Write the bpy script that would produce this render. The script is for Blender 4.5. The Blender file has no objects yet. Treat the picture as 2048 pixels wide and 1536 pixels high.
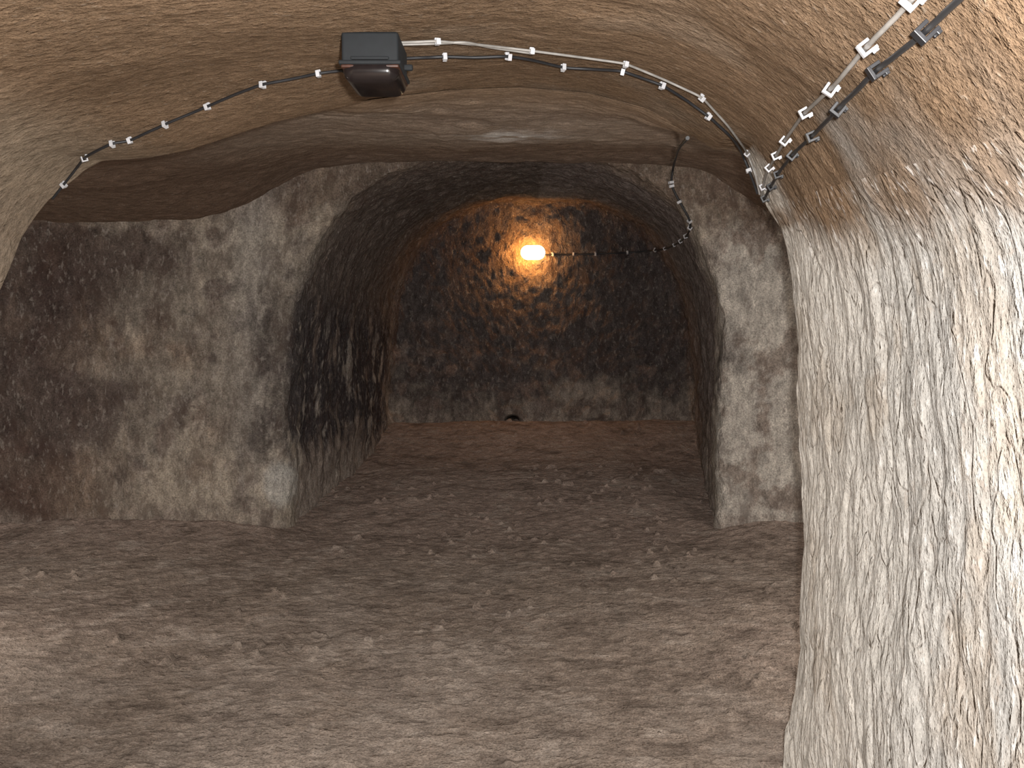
import bpy, bmesh, math
import numpy as np
from mathutils import Vector, Matrix
from mathutils.bvhtree import BVHTree

CAMZ = 1.25
F = 2000.0
scene = bpy.context.scene
scene.view_settings.view_transform = 'Standard'
scene.view_settings.look = 'None'

# ------------------------------------------------------------------ noise
def _h(ix, iy, iz, seed):
    h = (ix.astype(np.int64)*374761393 + iy.astype(np.int64)*668265263 + iz.astype(np.int64)*2147483647 + seed*974711) & 0xFFFFFFFF
    h = ((h ^ (h >> 13)) * 1274126177) & 0xFFFFFFFF
    h = (h ^ (h >> 16))
    h = (h * 2246822519) & 0xFFFFFFFF
    h = h ^ (h >> 15)
    return (h & 0xFFFFFF) / float(0xFFFFFF) * 2 - 1
def vn(P, scale, seed=0):
    p = P*np.array(scale) + 137.31
    i = np.floor(p); f = p - i; f = f*f*f*(f*(f*6-15)+10)
    ix, iy, iz = i[..., 0], i[..., 1], i[..., 2]
    r = 0
    for dx in (0, 1):
        wx = f[..., 0] if dx else 1-f[..., 0]
        for dy in (0, 1):
            wy = f[..., 1] if dy else 1-f[..., 1]
            for dz in (0, 1):
                wz = f[..., 2] if dz else 1-f[..., 2]
                r = r + wx*wy*wz*_h(ix+dx, iy+dy, iz+dz, seed)
    return r
def fbm(P, s, octv=4, seed=0, stretch=(1, 1, 1), gain=.5):
    r = 0; a = 1; t = 0
    st = np.array(stretch, float)
    for o in range(octv):
        r = r + a*vn(P, st*s*(2.03**o), seed+o*17); t += a; a *= gain
    return r/t*1.6
def ss(x, a, b):
    t = np.clip((x-a)/(b-a), 0, 1); return t*t*(3-2*t)
def mix(a, b, t):
    t = np.asarray(t)[..., None]
    return a*(1-t) + np.array(b)*t

# ------------------------------------------------------------------ mesh helpers
def normals(P):
    du = np.gradient(P, axis=0); dv = np.gradient(P, axis=1)
    n = np.cross(du, dv); l = np.linalg.norm(n, axis=-1, keepdims=True)
    return n/np.maximum(l, 1e-9)
rocks = []
def grid_obj(name, P, col, mat, parent=None, N=None):
    n, m = P.shape[:2]
    me = bpy.data.meshes.new(name)
    idx = np.arange(n*m).reshape(n, m)
    q = np.stack([idx[:-1, :-1], idx[1:, :-1], idx[1:, 1:], idx[:-1, 1:]], -1).reshape(-1, 4)
    me.vertices.add(n*m); me.vertices.foreach_set('co', P.reshape(-1).astype(np.float32))
    me.loops.add(q.size); me.loops.foreach_set('vertex_index', q.reshape(-1).astype(np.int32))
    me.polygons.add(len(q))
    me.polygons.foreach_set('loop_start', np.arange(0, q.size, 4, dtype=np.int32))
    me.polygons.foreach_set('loop_total', np.full(len(q), 4, dtype=np.int32))
    me.update(calc_edges=True)
    me.polygons.foreach_set('use_smooth', np.ones(len(q), dtype=bool))
    ca = me.color_attributes.new('tint', 'FLOAT_COLOR', 'POINT')
    c4 = np.concatenate([np.clip(col, 0.004, 1), np.ones((n, m, 1))], -1)
    ca.data.foreach_set('color', c4.reshape(-1).astype(np.float32))
    me.materials.append(mat)
    if N is not None:
        me.normals_split_custom_set_from_vertices(N.reshape(-1, 3).tolist())
    ob = bpy.data.objects.new(name, me)
    scene.collection.objects.link(ob)
    rocks.append((P.reshape(-1, 3), q))
    return ob

def resample(pts, n, smooth=False):
    pts = np.array(pts, float)
    if smooth:
        out = []
        ext = np.vstack([2*pts[0]-pts[1], pts, 2*pts[-1]-pts[-2]])
        for i in range(1, len(ext)-2):
            p0, p1, p2, p3 = ext[i-1:i+3]
            for t in np.linspace(0, 1, 12, endpoint=False):
                out.append(.5*((2*p1)+(-p0+p2)*t+(2*p0-5*p1+4*p2-p3)*t*t+(-p0+3*p1-3*p2+p3)*t**3))
        out.append(pts[-1]); pts = np.array(out)
    d = np.r_[0, np.cumsum(np.linalg.norm(np.diff(pts, axis=0), axis=1))]
    t = np.linspace(0, d[-1], n)
    return np.stack([np.interp(t, d, pts[:, k]) for k in range(pts.shape[1])], -1)
def resample2(pts, n, smooth=False):
    pts = [tuple(p) for p in pts]
    k = max(range(len(pts)), key=lambda i: pts[i][1])
    a = resample(pts[:k+1], n//2+1, smooth); b = resample(pts[k:], n-n//2, smooth)
    return np.vstack([a[:-1], b])

# ------------------------------------------------------------------ materials
class NT:
    def __init__(s, mat):
        mat.use_nodes = True; s.t = mat.node_tree; s.t.nodes.clear()
    def n(s, typ, ins=None, **kw):
        nd = s.t.nodes.new(typ)
        for k, v in kw.items(): setattr(nd, k, v)
        for k, v in (ins or {}).items():
            if hasattr(v, 'is_output') : s.t.links.new(v, nd.inputs[k])
            else: nd.inputs[k].default_value = v
        return nd
    def math(s, op, a, b=0.0, c=0.0, clamp=False):
        nd = s.n('ShaderNodeMath', {0: a, 1: b, 2: c}, operation=op, use_clamp=clamp); return nd.outputs[0]
    def rng(s, v, a, b, c, d):
        return s.n('ShaderNodeMapRange', {0: v, 1: a, 2: b, 3: c, 4: d}).outputs[0]
    def mixc(s, f, a, b, blend='MIX'):
        nd = s.n('ShaderNodeMix', data_type='RGBA', blend_type=blend)
        for i, v in ((0, f), (6, a), (7, b)):
            if hasattr(v, 'is_output'): s.t.links.new(v, nd.inputs[i])
            else: nd.inputs[i].default_value = v
        return nd.outputs[2]

def rock_mat(name, stretch=(1, 1, 1), rot=(0, 0, 0), sc=1.0, light=(.6, .56, .5, 1), dark=(.1, .06, .04, 1),
             fleck=.5, spot=.5, crack=0.0, bump=1.0, contrast=1.0, fleck_w=(.56, .68), grain=.35, mottle=0.0, rgh=.62):
    mat = bpy.data.materials.new(name); T = NT(mat)
    tc = T.n('ShaderNodeTexCoord').outputs['Object']
    at = T.n('ShaderNodeAttribute', attribute_name='tint').outputs['Color']
    mp = T.n('ShaderNodeMapping', {'Vector': tc, 'Rotation': rot, 'Scale': stretch}).outputs[0]
    def noise(vec, s, d=4, r=.55, dist=0.0):
        return T.n('ShaderNodeTexNoise', {'Vector': vec, 'Scale': s*sc, 'Detail': d, 'Roughness': r, 'Distortion': dist}).outputs['Fac']
    med = noise(mp, 16, 4, rgh, .2)
    fine = noise(tc, 110, 2, .7)
    fl = noise(mp, 34, 4, rgh+.03, .3)
    sp = noise(tc, 22, 5, .7, .2)
    m2 = T.rng(med, .3, .7, 1-.38*contrast, 1+.38*contrast)
    m3 = T.rng(fine, .25, .75, 1-grain, 1+grain)
    m = T.math('MULTIPLY', m2, m3)
    col = T.n('ShaderNodeVectorMath', {0: at, 'Scale': m}, operation='SCALE').outputs[0]
    if mottle > 0:
        mo = noise(mp, 7, 6, .78, .3)
        col = T.mixc(T.math('MULTIPLY', T.rng(mo, .50, .62, 0, 1), mottle), col, T.mixc(.6, at, dark))
    ff = T.math('MULTIPLY', T.rng(fl, fleck_w[0], fleck_w[1], 0, 1), fleck)
    lc = T.mixc(.45, at, light)
    col = T.mixc(ff, col, lc)
    sf = T.math('MULTIPLY', T.rng(sp, .58, .66, 0, 1), spot)
    col = T.mixc(sf, col, T.mixc(.5, at, dark))
    h = T.math('ADD', med, T.math('MULTIPLY', fl, .55))
    h = T.math('ADD', h, T.math('MULTIPLY', fine, .14))
    if crack > 0:
        c1 = noise(mp, 5, 2, .5, .5)
        a1 = T.rng(T.math('ABSOLUTE', T.math('SUBTRACT', c1, .5)), 0, .02, 0, 1)
        h = T.math('ADD', h, T.math('MULTIPLY', a1, .35*crack))
        k = T.rng(a1, 0, .9, .45*crack, 0)
        col = T.mixc(k, col, T.mixc(.5, at, dark))
    bp = T.n('ShaderNodeBump', {'Strength': 1.0, 'Distance': .02*bump, 'Height': h}).outputs[0]
    b = T.n('ShaderNodeBsdfDiffuse', {'Color': col, 'Roughness': .6, 'Normal': bp})
    o = T.n('ShaderNodeOutputMaterial'); T.t.links.new(b.outputs[0], o.inputs[0])
    return mat
def plain(name, col, rough=.5, emit=None, es=0, var=.15):
    mat = bpy.data.materials.new(name); T = NT(mat)
    tc = T.n('ShaderNodeTexCoord').outputs['Object']
    nz = T.n('ShaderNodeTexNoise', {'Vector': tc, 'Scale': 60.0, 'Detail': 4.0}).outputs['Fac']
    c = T.n('ShaderNodeVectorMath', {0: col[:3], 'Scale': T.rng(nz, .3, .7, 1-var, 1+var)}, operation='SCALE').outputs[0]
    b = T.n('ShaderNodeBsdfPrincipled', {'Base Color': c, 'Roughness': rough})
    if emit:
        b.inputs['Emission Color'].default_value = (*emit, 1); b.inputs['Emission Strength'].default_value = es
    o = T.n('ShaderNodeOutputMaterial'); T.t.links.new(b.outputs[0], o.inputs[0])
    return mat

M_near = rock_mat('rock_tuff_pale', stretch=(1.15, 1.15, .72), rot=(.12, 0, 0), sc=1.35, light=(.80, .785, .765, 1), dark=(.19, .135, .095, 1),
                  fleck=.65, spot=.6, crack=.55, bump=.85, contrast=.45, grain=.22, rgh=.56)
M_ceil = rock_mat('rock_ceiling_brown', stretch=(.9, 1.1, 1.2), rot=(0, 0, .6), sc=2.0, light=(.40, .35, .29, 1), dark=(.06, .04, .03, 1),
                  fleck=.5, spot=.5, crack=0, bump=.75, contrast=.65, fleck_w=(.6, .7), grain=.3)
M_ceil2 = rock_mat('rock_chamber_ceiling', stretch=(.7, 1.2, 1.2), rot=(0, 0, .3), sc=1.5, light=(.42, .37, .32, 1), dark=(.05, .03, .02, 1),
                  fleck=.45, spot=.45, bump=.95, contrast=.65, fleck_w=(.58, .7), grain=.35)
M_far = rock_mat('rock_chiselled_wall', stretch=(1.2, 1.2, .6), rot=(0, .35, 0), sc=1.1, light=(.66, .60, .53, 1), dark=(.065, .038, .03, 1),
                  fleck=.6, spot=.75, bump=2.0, contrast=.95, grain=.5, mottle=.75)
M_floor = rock_mat('rock_dusty_floor', stretch=(.8, 1.1, 1), rot=(0, 0, -.25), sc=1.3, light=(.56, .48, .41, 1), dark=(.08, .058, .045, 1),
                  fleck=.6, spot=.6, bump=1.4, contrast=.75, fleck_w=(.55, .68), grain=.5, mottle=.3)

def W(P): # camera-height-relative -> world
    P = P.copy(); P[..., 2] += CAMZ; return P

# ------------------------------------------------------------------ near passage (left wall, vault, right wall, rim)
k = .0014
rim_px = [(0, 580), (22, 530), (40, 480), (70, 430), (95, 400), (130, 370), (165, 340), (200, 320), (290, 314), (380, 298), (470, 268), (560, 240), (750, 198), (900, 180), (1040, 174), (1180, 186), (1290, 215),
          (1370, 258), (1400, 278), (1430, 298), (1465, 300), (1488, 305), (1500, 335), (1516, 390), (1532, 425), (1552, 460), (1572, 540), (1584, 640), (1590, 700), (1594, 830), (1598, 950),
          (1600, 1080), (1592, 1200), (1590, 1300), (1578, 1390), (1568, 1450), (1566, 1536)]
rim = [(-1.66, -1.4), (-1.66, -.5), (-1.60, -.1), (-1.52, .1)] + [((u-1024)*k, (768-v)*k) for u, v in rim_px] + [(.76, -1.4)]
base = [(-1.68, -1.4), (-1.68, -.5), (-1.62, -.1), (-1.5, .2), (-1.36, .45), (-1.15, .63), (-.8, .75), (-.4, .81), (0, .833), (.3, .80), (.5, .73), (.64, .62), (.73, .47), (.775, .3), (.79, 0), (.80, -.4), (.78, -1.4)]
NS = 620
R = resample2(rim, NS); B = resample2(base, NS, True)
ys = np.r_[np.linspace(-2.2, .6, 50, endpoint=False), np.linspace(.6, 2.8, 330)]
rows = []
for y in ys:
    w = float(ss(np.array(y), 2.2, 2.8)); p = B*(1-w)+R*w
    d = min(2.8-y, 2.0)
    X = p[:, 0] - .12*d*ss(p[:, 0], 0, .6); Z = p[:, 1] - .15*d*ss(p[:, 1], 0, .6)
    rows.append(np.stack([X, np.full(NS, y), Z], -1))
C = np.array([-.35, -.2])
RR = .035 + .06*ss(R[:, 1], .55, .75)      # rounder edge over the crown
for a in np.linspace(.08, 1, 12):
    th = a*math.pi/2; e = (RR*(1-math.cos(th)))[:, None]; yy = 2.8+RR*math.sin(th)
    d = R-C; d = d/np.linalg.norm(d, axis=1, keepdims=True)
    p = R+d*e; rows.append(np.stack([p[:, 0], yy, p[:, 1]], -1))
p0 = p.copy(); y0 = yy.copy()
for kk in np.linspace(0, 1, 30)[1:]:
    s = 1+2.3*kk; p = C+(p0-C)*s
    rows.append(np.stack([p[:, 0], y0+.05*kk, p[:, 1]], -1))
P = np.array(rows)  # (t, s, 3)
N = normals(P)
ax = np.stack([np.full(P.shape[:2], -.35), P[..., 1], np.full(P.shape[:2], -.2)], -1) - P
sg = np.sign(np.nanmean((N*ax).sum(-1)[:300])); N *= sg
vert = ss(P[..., 0], .50, .72)  # on right wall
disp = .018*fbm(P, 2.0, 3, 5)*(.45+.55*vert) + .006*fbm(P, 9, 4, 9, (1, 1, .5))*(.4+.6*vert)
rid = np.abs(vn(P+.05*vn(P, (4, 4, 4), 3)[..., None], (7, 7, 1.8), 31))
disp = disp - vert*.006*(1-ss(rid, 0, .16)) + .004*np.abs(fbm(P, 20, 2, 51, (1, 1, .6)))*(.3+.7*vert)
crown = ss(P[..., 2], .72, .80)*ss(P[..., 1], 2.5, 2.8)
disp = disp*(1-.7*crown)
P2 = P + N*disp[..., None]
N2 = normals(P2)*sg
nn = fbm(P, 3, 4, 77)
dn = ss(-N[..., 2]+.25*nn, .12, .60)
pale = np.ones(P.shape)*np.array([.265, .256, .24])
pale = mix(pale, (.58, .545, .49), ss(P[..., 1], 1.2, 2.8)*ss(P[..., 0], .3, .6))  # flash falloff evened out by painting the wall lighter toward the rim
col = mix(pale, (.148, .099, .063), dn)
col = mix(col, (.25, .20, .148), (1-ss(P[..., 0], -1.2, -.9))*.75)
col = mix(col, (.28, .22, .16), ss(fbm(P, 5, 4, 81), .15, .6)*.35*(1-dn))
col = mix(col, (.18, .14, .105), ss(fbm(P, 2.2, 3, 85), .1, .6)*.45*dn)
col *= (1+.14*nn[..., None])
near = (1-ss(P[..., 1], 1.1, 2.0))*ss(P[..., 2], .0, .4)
col *= (1-.22*near)[..., None]  # high rock close to the camera painted darker to tame the flash
ce_a = int(np.argmin(np.abs(R[:NS//2, 1]-.30))); 
ce_b = NS//2 + int(np.argmin(np.abs(B[NS//2:, 1]-.50)))
T0 = len(ys)+7
P2w = W(P2)
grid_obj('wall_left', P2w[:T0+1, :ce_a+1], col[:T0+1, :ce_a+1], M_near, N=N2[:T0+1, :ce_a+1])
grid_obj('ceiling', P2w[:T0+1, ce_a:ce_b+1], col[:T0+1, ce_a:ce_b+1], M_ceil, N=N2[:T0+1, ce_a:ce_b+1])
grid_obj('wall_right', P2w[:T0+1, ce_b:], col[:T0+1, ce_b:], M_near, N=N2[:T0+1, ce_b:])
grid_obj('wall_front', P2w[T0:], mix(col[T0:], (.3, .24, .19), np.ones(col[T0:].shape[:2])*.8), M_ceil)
e = P2[0]; ts = np.linspace(1, 0, 30)[:, None, None]
cc = np.array([-.5, -2.2, -.4]); Pe = cc + (e[None]-cc)*ts
Pe[..., 1] += .05*fbm(Pe, 3, 3, 3)*(1-ts[..., 0])
grid_obj('wall_rear', W(Pe), np.ones(Pe.shape)*np.array([.4, .35, .3]), M_near)

# ------------------------------------------------------------------ chamber ceiling
x = np.linspace(-3.35, 2.6, 460); y = np.linspace(2.79, 5.72, 300)
Y, X = np.meshgrid(y, x, indexing='ij')
arch = R[(R[:, 1] > .5)]; arch = arch[np.argsort(arch[:, 0])]
def ceil_z(X, Y):
    t = (Y-2.8)/2.7
    z = .845+.385*t - ss(np.abs(X+.05), .7, 2.0)*.24*t
    # the ceiling runs on from the crown of the near vault
    rz = np.interp(X, arch[:, 0], arch[:, 1])
    z = z - (.845-(rz-.002))*(1-ss(np.abs(X-.03), .40, .85))*(1-ss(Y, 2.8, 3.7))
    cove = ss(Y, 4.95, 5.62)*ss(np.abs(X+.05), 1.0, 1.5)*.12
    lift = ss(Y, 5.5, 5.72)*(1-ss(np.abs(X+.05), 1.0, 1.3))*.16
    return z - cove + lift
Z = ceil_z(X, Y)
P = np.stack([X, Y, Z], -1)
Z = Z - (.018*fbm(P, 1.6, 3, 7) + .008*fbm(P, 9, 4, 8))*ss(Y, 2.8, 3.2)
fl = ss(X, -.32, -.29)*(1-ss(X, .2, .55))*ss(Y, 3.75, 4.0)*(1-ss(Y, 4.15, 4.6))
Z = Z - .010*fl
P[..., 2] = Z
col = np.ones(P.shape)*np.array([.14, .094, .066])
n1 = fbm(P, 2.5, 4, 12)
cen = (1-ss(np.abs(X+.1), .8, 1.6))
col = mix(col, (.24, .188, .145), cen*(.6+.4*ss(n1, -.5, .5))*(1-ss(Y, 4.2, 5.2)))  # centre albedo raised to make up for the flash's grazing angle
col = mix(col, (.215, .15, .10), cen*(1-ss(Y, 2.8, 3.6))*.9)  # painted lighter still by the lip, hiding the shading step there
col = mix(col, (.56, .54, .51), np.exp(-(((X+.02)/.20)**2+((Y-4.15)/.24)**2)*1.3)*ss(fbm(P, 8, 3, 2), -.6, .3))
col = mix(col, (.165, .12, .092), ss(Y, 4.8, 5.4)*.8*cen)
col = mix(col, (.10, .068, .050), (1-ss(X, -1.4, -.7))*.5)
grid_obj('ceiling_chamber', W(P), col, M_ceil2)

# ------------------------------------------------------------------ far wall with arched recess
DF, DB = 5.5, 8.0
kf, kb = DF/F, DB/F
op = [(570, 1240), (571, 1060), (573, 900), (576, 760), (584, 650), (606, 555), (645, 470), (705, 400), (800, 345), (900, 318), (1000, 308), (1120, 310), (1230, 330), (1320, 375), (1385, 440), (1420, 530), (1436, 620), (1440, 720), (1440, 900), (1438, 1060), (1438, 1240)]
op = [((u-1024)*kf, (768-v)*kf) for u, v in op]
bk = [(778, 1000), (780, 870), (782, 760), (790, 630), (812, 550), (850, 485), (900, 440), (970, 408), (1060, 397), (1150, 402), (1230, 428), (1300, 475), (1345, 540), (1372, 620), (1384, 720), (1390, 870), (1392, 1000)]
bk = [((u-1024)*kb, (768-v)*kb) for u, v in bk]
outer = [(-3.25, -1.3), (-3.25, 1.3), (-.02, 1.48), (2.45, 1.3), (2.45, -1.3)]
NS = 760
O = resample2(outer, NS); OP = resample2(op, NS, True); BK = resample2(bk, NS, True)
rows = []
for t in np.linspace(0, 1, 150)[:-1]:
    p = O*(1-t)+OP*t; rows.append(np.stack([p[:, 0], np.full(NS, DF), p[:, 1]], -1))
for t in np.linspace(0, 1, 170)[:-1]:
    p = OP*(1-t)+BK*t; rows.append(np.stack([p[:, 0], np.full(NS, DF+(DB-DF)*t), p[:, 1]], -1))
cb = np.array([.24, -.35])
for t in np.linspace(0, 1, 110):
    p = BK*(1-t)+cb*t; rows.append(np.stack([p[:, 0], np.full(NS, DB), p[:, 1]], -1))
P = np.array(rows)
for it in range(55):
    P[1:-1] = .5*P[1:-1]+.25*(P[:-2]+P[2:])
N = normals(P)
sgn = np.sign(-N[60, :, 1].mean()); N *= sgn
N[-4:] = np.array([0, -1, 0])
X, Yy, Z = P[..., 0], P[..., 1], P[..., 2]
chis = fbm(P, 14, 3, 41, (1, 1, .6))
disp = .03*fbm(P, 1.8, 3, 33) + .014*fbm(P, 7, 4, 36) + .008*chis
onback = ss(Yy, 7.7, 7.95)
disp = disp + onback*(.014*fbm(P, 16, 2, 66))
hole = np.exp(-(((X-.005)/.065)**2+((Z+.29)/.05)**2))*onback
disp = disp - .10*ss(hole, .3, .8)
onface = 1-ss(Yy, DF+.02, DF+.2)
stone = np.exp(-(((X+1.27)/.13)**2+((Z+.56)/.15)**2)*1.2)*(1-ss(Yy, DF+.1, DF+.4))
st = ss(stone+.28*fbm(P, 5, 4, 5), .25, .7)
disp = disp + .012*st
P2 = P + N*disp[..., None]
col = np.ones(P.shape)*np.array([.39, .335, .27])
n1 = fbm(P, 2.6, 5, 101); n2 = fbm(P, 7, 5, 111, gain=.65); n3 = fbm(P, 9, 5, 121, (1, 1, .45), gain=.65)
col = mix(col, (.53, .485, .425), ss(n2, 0, .6)*.6)
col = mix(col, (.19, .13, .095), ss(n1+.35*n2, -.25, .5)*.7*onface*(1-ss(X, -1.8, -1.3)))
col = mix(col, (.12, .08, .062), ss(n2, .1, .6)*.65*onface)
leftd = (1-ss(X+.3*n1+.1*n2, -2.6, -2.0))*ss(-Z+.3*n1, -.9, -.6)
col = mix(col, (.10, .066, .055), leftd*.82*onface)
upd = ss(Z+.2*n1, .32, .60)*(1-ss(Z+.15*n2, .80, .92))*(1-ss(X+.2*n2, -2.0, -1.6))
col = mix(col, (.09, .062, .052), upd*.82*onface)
col = mix(col, (.16, .112, .083), ss(Z+.10*n2, .80, 1.02)*.75)
col = mix(col, (.54, .505, .455), np.exp(-((X+1.42)/.14)**2)*onface*.4*ss(Z, -1, 0))
col = mix(col, (.56, .53, .485), onface*ss(X, 1.0, 1.2)*.6*(1-ss(Z, .7, .95)))
col = mix(col, (.20, .145, .11), onface*ss(X, 1.0, 1.2)*ss(n2+.5*n1, .0, .5)*.6)
col = mix(col, (.06, .05, .048), ss(X, .95, 1.05)*(1-ss(X, 1.2, 1.35))*np.exp(-((Z-.03)/.22)**2)*ss(n3, -.2, .3)*.85)
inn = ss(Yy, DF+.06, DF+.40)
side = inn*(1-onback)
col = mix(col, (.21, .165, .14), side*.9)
inn2 = ss(Yy, DF-.06, DF+.08)*(1-onback)
sootL = inn2*(X < .2)*ss(Z+.22*n3, -.50, -.28)*(1-.55*ss(Z, .35, .9))
col = mix(col, (.050, .044, .047), sootL*ss(n3+.4, -.25, .3)*.92)
streak = np.exp(-((X+1.36)/.09)**2)*ss(n3, -.1, .35)*ss(Z, -.6, -.3)*(1-ss(Z, .4, .7))*onface
col = mix(col, (.065, .052, .048), streak*.8)
col = mix(col, (.42, .37, .32), side*(X < .2)*ss(n3, .3, .6)*(1-ss(Z, .2, .5))*.7)
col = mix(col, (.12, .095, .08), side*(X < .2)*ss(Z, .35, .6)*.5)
col = mix(col, (.19, .158, .145), side*(X > .2)*ss(Z+.1*n2, -.35, .0)*.7)
col = mix(col, (.36, .31, .265), side*(1-ss(Z+.2*n3, -.62, -.37))*.6)
zz = Z+.22*n1+.16*n2
sootB = onback*ss(zz, -.28, .12)
lowB = onback*(1-ss(zz, -.28, .12))
col = mix(col, (.34, .285, .24), lowB*.9)
col = mix(col, (.13, .095, .08), lowB*ss(n2, -.1, .4)*.7)
col = mix(col, (.092, .076, .074), sootB*.95)
col = mix(col, (.26, .19, .155), sootB*(1-ss(Z, .1, .9))*ss(n2, .1, .5)*.6)
col = mix(col, (.20, .165, .14), onback*np.exp(-(((X-.15)/.40)**2+((Z-1.1)/.42)**2))*.75)  # lamp glow strengthened by painting the rock around it lighter
col = mix(col, (.02, .015, .012), ss(hole, .3, .7))  # shade inside the hole painted in as near-black
col = mix(col, (.52, .50, .46), st*.75)
# dust and earth worked into the foot of the walls
col = mix(col, (.27, .222, .188), onface*(1-ss(Z+.12*n2+.06*n1, -.86, -.66))*.8)
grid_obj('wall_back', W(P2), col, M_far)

# chamber side walls
for nm, xx, sd in (('wall_left.001', -3.15, 1), ('wall_right.001', 2.35, -1)):
    yy = np.linspace(2.78, 5.6, 120); zz = np.linspace(-1.35, 1.35, 120)
    Yg, Zg = np.meshgrid(yy, zz, indexing='ij')
    P = np.stack([np.full(Yg.shape, xx), Yg, Zg], -1)
    P[..., 0] += sd*(.04*fbm(P, 2, 3, 9)+.015*fbm(P, 9, 3, 4))
    grid_obj(nm, W(P), np.ones(P.shape)*np.array([.3, .24, .2]), M_far)

# ------------------------------------------------------------------ floor
x = np.linspace(-3.4, 2.7, 600); y = np.r_[np.linspace(-2.3, 2.4, 100, endpoint=False), np.linspace(2.4, 8.3, 620)]
Yg, Xg = np.meshgrid(y, x, indexing='ij')
zf = np.interp(Yg, [-2.3, 1.8, 2.8, 4.1, 5.5, 6.6, 8.0, 8.3], [-1.25, -1.22, -1.12, -.985, -.845, -.66, -.40, -.36])
for it in range(60): zf[1:-1] = .5*zf[1:-1]+.25*(zf[:-2]+zf[2:])
P = np.stack([Xg, Yg, zf], -1)
Q = P.copy(); Q[..., 2] = 0
zf = zf + .014*fbm(Q, 1.5, 2, 61) + .006*fbm(Q, 7, 3, 64) + .007*np.abs(fbm(Q, 16, 3, 65))
zf += .022*ss(vn(Q, (22, 22, 22), 99), .62, .80)*ss(vn(Q, (2, 2, 2), 98), -.2, .4)     # loose pebbles
foot = (ss(-Xg, 1.0, 1.7)+ss(Xg, .9, 1.4))
zf += .09*(1-np.clip(np.abs(Yg-5.5)/.5, 0, 1))**1.6*foot
zf += .10*ss(Yg, 7.2, 8.0)
P[..., 2] = zf
n1 = fbm(Q, 1.8, 4, 71); n2 = fbm(Q, 9, 4, 78, (.8, 1.1, 1), gain=.65)
col = np.ones(P.shape)*np.array([.285, .23, .188])
col = mix(col, (.225, .178, .148), ss(n1, -.1, .5)*.6)
col = mix(col, (.37, .285, .24), ss(Yg, 4.6, 6.2)*.9)  # deeper floor painted lighter to offset the weak grazing flash
col = mix(col, (.34, .29, .25), ss(-n1, .1, .6)*.4*(1-ss(Yg, 4.6, 5.4)))
col = mix(col, (.45, .385, .33), ss(n2, .25, .6)*.45)
col = mix(col, (.13, .10, .082), ss(-n2, .2, .6)*.5)
col *= (1-.30*(1-ss(Yg, 2.8, 4.2))*(1-ss(Xg, -1.6, -.4)))[..., None]  # near-left corner painted darker to offset the left fill light
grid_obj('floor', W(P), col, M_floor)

# ------------------------------------------------------------------ BVH for mounting things on the rock
vs = []; fs = []; off = 0
for p, q in rocks:
    vs.append(p); fs.append(q+off); off += len(p)
vs = np.vstack(vs); fs = np.vstack(fs)
bvh = BVHTree.FromPolygons([tuple(v) for v in vs.tolist()], [tuple(f) for f in fs.tolist()])
eye = Vector((0, 0, CAMZ))
def hit(u, v):
    d = Vector(((u-1024)/F, 1, (768-v)/F)).normalized()
    loc, nrm, _, dist = bvh.ray_cast(eye, d)
    if nrm.dot(d) > 0: nrm = -nrm
    return loc, nrm

M_blk = plain('cable_black', (.02, .02, .022), .5)
M_wht = plain('cable_grey', (.28, .265, .245), .5)
M_cw = plain('clip_white_plastic', (.58, .58, .60), .5, var=.05)
M_cb = plain('clip_black_plastic', (.018, .018, .02), .35)

def trace(path, lift=.012, step=7.0, smooth=3):
    pts = resample([(u, v) for u, v in path], max(4, int(sum(math.dist(a, b) for a, b in zip(path, path[1:]))/step)))
    L = []; Nn = []
    for u, v in pts:
        l, n = hit(u, v); L.append(np.array(l)+np.array(n)*lift); Nn.append(np.array(n))
    L = np.array(L); Nn = np.array(Nn)
    for i in range(smooth):
        L[1:-1] = .5*L[1:-1]+.25*(L[:-2]+L[2:])
    for i in range(8):
        Nn[1:-1] = .5*Nn[1:-1]+.25*(Nn[:-2]+Nn[2:])
    Nn /= np.linalg.norm(Nn, axis=1, keepdims=True)
    return pts, L, Nn
def cable(name, paths, r, mat, lift=.012, tail=None):
    cu = bpy.data.curves.new(name, 'CURVE'); cu.dimensions = '3D'; cu.bevel_depth = r; cu.bevel_resolution = 3; cu.use_fill_caps = True
    tr = []
    for path in paths:
        t = trace(path, lift); tr.append(t)
        sp = cu.splines.new('POLY'); sp.points.add(len(t[1])-1)
        for i, p in enumerate(t[1]): sp.points[i].co = (*p, 1)
    cu.materials.append(mat)
    ob = bpy.data.objects.new(name, cu); scene.collection.objects.link(ob)
    return ob, tr
def add_box(bm, M, cx, cy, cz, sx, sy, sz):
    r = bmesh.ops.create_cube(bm, size=1.0)
    bmesh.ops.transform(bm, matrix=M @ Matrix.Translation((cx, cy, cz)) @ Matrix.Diagonal((sx, sy, sz, 1)), verts=r['verts'])
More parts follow.
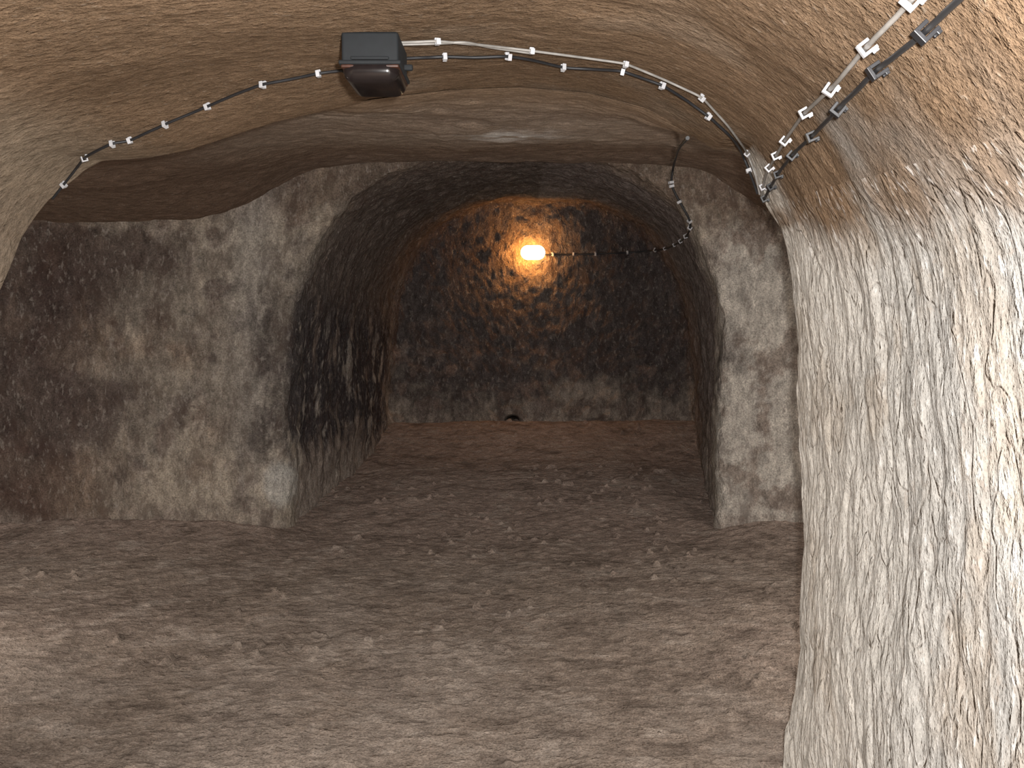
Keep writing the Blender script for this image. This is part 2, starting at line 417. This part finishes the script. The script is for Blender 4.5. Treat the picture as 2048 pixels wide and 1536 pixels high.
def clips(name, items, mat, size=.022, parent=None, w=.008, th=.0032):
    """saddle clips: two legs, bridge, side boss with nail"""
    bm = bmesh.new()
    for j, (tr, (u, v)) in enumerate(items):
        pts, L, Nn = tr
        i = int(np.argmin((pts[:, 0]-u)**2+(pts[:, 1]-v)**2)); a = max(0, i-2); b = min(len(L)-1, i+2)
        t = Vector(L[b]-L[a]).normalized(); n = Vector(Nn[i]); n = (n-t*n.dot(t)).normalized(); s = t.cross(n)
        rr = Matrix.Rotation(.25*math.sin(j*2.7), 3, t)
        s = rr @ s; n = rr @ n
        o = Vector(L[i])
        M = Matrix(((t.x, s.x, n.x, o.x), (t.y, s.y, n.y, o.y), (t.z, s.z, n.z, o.z), (0, 0, 0, 1)))
        S = size
        add_box(bm, M, 0, 0, .42*S, w, S, th)
        add_box(bm, M, 0, .5*S-th/2, -.1*S, w, th, 1.05*S)
        add_box(bm, M, 0, -.5*S+th/2, -.0*S, w, th, .8*S)
        add_box(bm, M, 0, .56*S, -.42*S, w*1.05, .24*S, .28*S)
        r = bmesh.ops.create_cone(bm, cap_ends=True, segments=10, radius1=.002, radius2=.002, depth=.003)
        bmesh.ops.transform(bm, matrix=M @ Matrix.Translation((0, .58*S, -.24*S)), verts=r['verts'])
    me = bpy.data.meshes.new(name); bm.to_mesh(me); bm.free(); me.materials.append(mat)
    ob = bpy.data.objects.new(name, me); scene.collection.objects.link(ob)
    bv = ob.modifiers.new('bevel', 'BEVEL'); bv.width = .0008; bv.segments = 2; bv.limit_method = 'ANGLE'
    if parent: ob.parent = parent
    return ob

Wa = [(797, 75), (872, 72), (960, 80), (1063, 92), (1160, 105), (1253, 118), (1330, 150), (1408, 186), (1460, 243), (1500, 300), (1518, 345), (1526, 385)]
Wb = [(797, 79), (870, 77), (930, 74), (985, 86), (1063, 97)]
Ba = [(100, 392), (122, 364), (168, 306), (222, 279), (255, 275), (330, 240), (413, 205), (470, 180), (523, 160), (580, 150), (635, 138), (684, 132)]
Bb = [(797, 108), (890, 104), (950, 106), (1015, 103), (1060, 110), (1130, 127), (1190, 130), (1245, 133), (1330, 163), (1380, 195), (1425, 228), (1470, 270), (1498, 320), (1522, 385)]
Wr = [(1530, 392), (1540, 340), (1580, 272), (1620, 215), (1675, 165), (1745, 83), (1800, 25), (1860, -40)]
Br = [(1533, 400), (1560, 350), (1590, 306), (1635, 265), (1688, 208), (1765, 130), (1868, 47), (1960, -40)]
Fr = [(1378, 268), (1358, 290), (1347, 330), (1340, 370), (1360, 400), (1384, 440), (1384, 462), (1365, 482), (1335, 496), (1300, 500), (1260, 506), (1190, 508), (1145, 509), (1090, 509)]
o1, tw = cable('cable_white', [Wa, Wb], .0028, M_wht, .010)
o2, tb = cable('cable_black', [Ba, Bb], .0034, M_blk, .010)
o3, twr = cable('cable_white.001', [Wr], .0032, M_wht, .011)
o4, tbr = cable('cable_black.001', [Br], .0034, M_blk, .011)
o5, tf = cable('cable_black.002', [Fr], .0060, M_blk, .012)
clips('cable_clips_white', [(tw[0], p) for p in [(872, 72), (1063, 92), (1253, 118), (1408, 186), (1503, 303)]], M_cw, .013, o1, w=.009)
clips('cable_clips_white.003', [(tb[0], p) for p in [(124, 362), (168, 306), (224, 278), (255, 275), (330, 240), (413, 205), (523, 160), (635, 138)]]
   + [(tb[1], p) for p in [(806, 108), (890, 104), (1015, 103), (1130, 127), (1245, 133), (1330, 163), (1425, 228), (1505, 335)]], M_cw, .016, o2, w=.009)
clips('cable_clips_white.001', [(twr[0], p) for p in [(1533, 370), (1545, 332), (1560, 305), (1580, 272), (1620, 215), (1675, 165), (1745, 83), (1845, -10)]], M_cw, .0165, o3, w=.010, th=.0038)
clips('cable_clips_black', [(tbr[0], p) for p in [(1536, 392), (1548, 368), (1563, 345), (1590, 306), (1635, 265), (1688, 208), (1765, 130), (1868, 47)]], M_cb, .0175, o4, w=.015, th=.0045)
clips('cable_clips_white.002', [(tf[0], p) for p in [(1340, 362), (1340, 375), (1360, 400), (1384, 440), (1384, 455), (1376, 470), (1365, 482), (1350, 490), (1335, 496), (1308, 499), (1255, 506), (1190, 508), (1145, 509), (1103, 509)]], M_cw, .024, o5, w=.014, th=.005)

# ------------------------------------------------------------------ ceiling bulkhead lamp (unlit, black)
def rbox(bm, sx, sy, sz, r, seg=4):
    q = bmesh.ops.create_cube(bm, size=1.0); vsx = q['verts']
    bmesh.ops.transform(bm, matrix=Matrix.Diagonal((sx, sy, sz, 1)), verts=vsx)
    ed = list({e for v in vsx for e in v.link_edges})
    return bmesh.ops.bevel(bm, geom=ed, offset=r, segments=seg, affect='EDGES', profile=.5)
def part(name, fn, mat, parent):
    bm = bmesh.new(); fn(bm)
    me = bpy.data.meshes.new(name); bm.to_mesh(me); bm.free(); me.materials.append(mat)
    for p in me.polygons: p.use_smooth = True
    ob = bpy.data.objects.new(name, me); scene.collection.objects.link(ob); ob.parent = parent
    m = ob.modifiers.new('en', 'EDGE_SPLIT'); m.split_angle = math.radians(40)
    return ob
M_body = plain('lamp_body_black', (.008, .010, .012), .8)
M_glass = plain('lamp_cover_dark_glass', (.012, .009, .009), .15)
M_rim = plain('lamp_rim_reddish', (.05, .018, .010), .5, var=.6)  # dark reddish tone, strongly mottled
l, n = hit(739, 62)
lamp = bpy.data.objects.new('bulkhead_lamp', None); scene.collection.objects.link(lamp)
lamp.location = (l.x, l.y+.085, l.z+.012-.024)
lamp.rotation_euler = (math.radians(4), 0, 0)
def bx(sx, sy, sz, r, z, y=0, xo=0):
    def f(bm):
        rbox(bm, sx, sy, sz, r); bmesh.ops.translate(bm, verts=bm.verts, vec=(xo, y, z))
    return f
part('base_box', bx(.112, .165, .060, .006, -.012), M_body, lamp)
part('flange', bx(.122, .178, .008, .003, -.042), M_body, lamp)
part('rim', bx(.114, .170, .007, .003, -.0485), M_rim, lamp)
def dome(bm):
    rbox(bm, .112, .170, .055, .024, 6); bmesh.ops.translate(bm, verts=bm.verts, vec=(0, 0, -.050))
part('cover', dome, M_glass, lamp)
part('cable_gland_right', bx(.02, .012, .012, .003, -.025, .03, .063), M_body, lamp)
part('cable_gland_left', bx(.02, .012, .012, .003, -.030, .03, -.063), M_body, lamp)
part('hinge_bar', bx(.075, .006, .006, .002, -.034, -.085), M_body, lamp)

# ------------------------------------------------------------------ lit oval lamp on the back wall
l, n = hit(1065, 510)
wl = bpy.data.objects.new('oval_wall_lamp', None); scene.collection.objects.link(wl)
wl.location = (l.x, l.y+.01, l.z)
M_em = plain('lamp_glass_lit', (1, .85, .6), .3, emit=(1.0, .86, .55), es=14)
def capsule(rx, rz, dy, rnd):
    def f(bm):
        prof = [(0.0, .8), (.12, .98), (.35, 1.0), (.7, .93), (.9, .78), (1.0, .5)] if rnd else [(0, 1), (1, 1)]
        seg = 40; loops = []
        for d, s in prof:
            vs_ = []
            for i in range(seg):
                a = 2*math.pi*(i+.5)/seg
                cx = (rx-rz)*(1 if math.cos(a) > 0 else -1)
                vs_.append(bm.verts.new(((cx+rz*math.cos(a))*s, -d*dy, rz*math.sin(a)*s)))
            loops.append(vs_)
        for A, Bq in zip(loops, loops[1:]):
            for i in range(seg):
                bm.faces.new((A[i], A[(i+1) % seg], Bq[(i+1) % seg], Bq[i]))
        bm.faces.new(loops[-1]); bm.faces.new(loops[0])
        bmesh.ops.recalc_face_normals(bm, faces=bm.faces)
    return f
o = part('mounting_neck', capsule(.034, .022, .15, False), M_body, wl)
o = part('glass', capsule(.096, .057, .055, True), M_em, wl); o.location = (0, -.14, 0)
def lamp_light(name, loc, power, color, r):
    L = bpy.data.lights.new(name, 'POINT'); L.energy = power; L.color = color; L.shadow_soft_size = r
    ob = bpy.data.objects.new(name, L); ob.location = loc; scene.collection.objects.link(ob); return ob
lamp_light('wall_lamp_light', (l.x-.055, l.y-.105, l.z), 6, (1.0, .36, .035), .012)
lamp_light('wall_lamp_light.001', (l.x+.055, l.y-.105, l.z), 3, (1.0, .36, .035), .012)

# camera flash and two unseen fill lights added to brighten the chamber
lamp_light('camera_flash', (.05, 0.02, CAMZ+.05), 350, (1.0, .975, .95), .02)
lamp_light('chamber_fill_left', (-2.5, 3.2, CAMZ-.45), 40, (1, .93, .87), .25)
lamp_light('chamber_fill_right', (1.75, 3.3, CAMZ-.45), 45, (1, .93, .87), .25)
w = bpy.data.worlds.new('World'); scene.world = w; w.use_nodes = True
w.node_tree.nodes['Background'].inputs[0].default_value = (.5, .5, .55, 1)
w.node_tree.nodes['Background'].inputs[1].default_value = .02

cam = bpy.data.cameras.new('Camera'); co = bpy.data.objects.new('Camera', cam); scene.collection.objects.link(co)
co.location = (0, 0, CAMZ); co.rotation_euler = (math.radians(90), 0, 0)
cam.sensor_width = 36; cam.lens = F/2048*36; cam.clip_start = .02
scene.camera = co
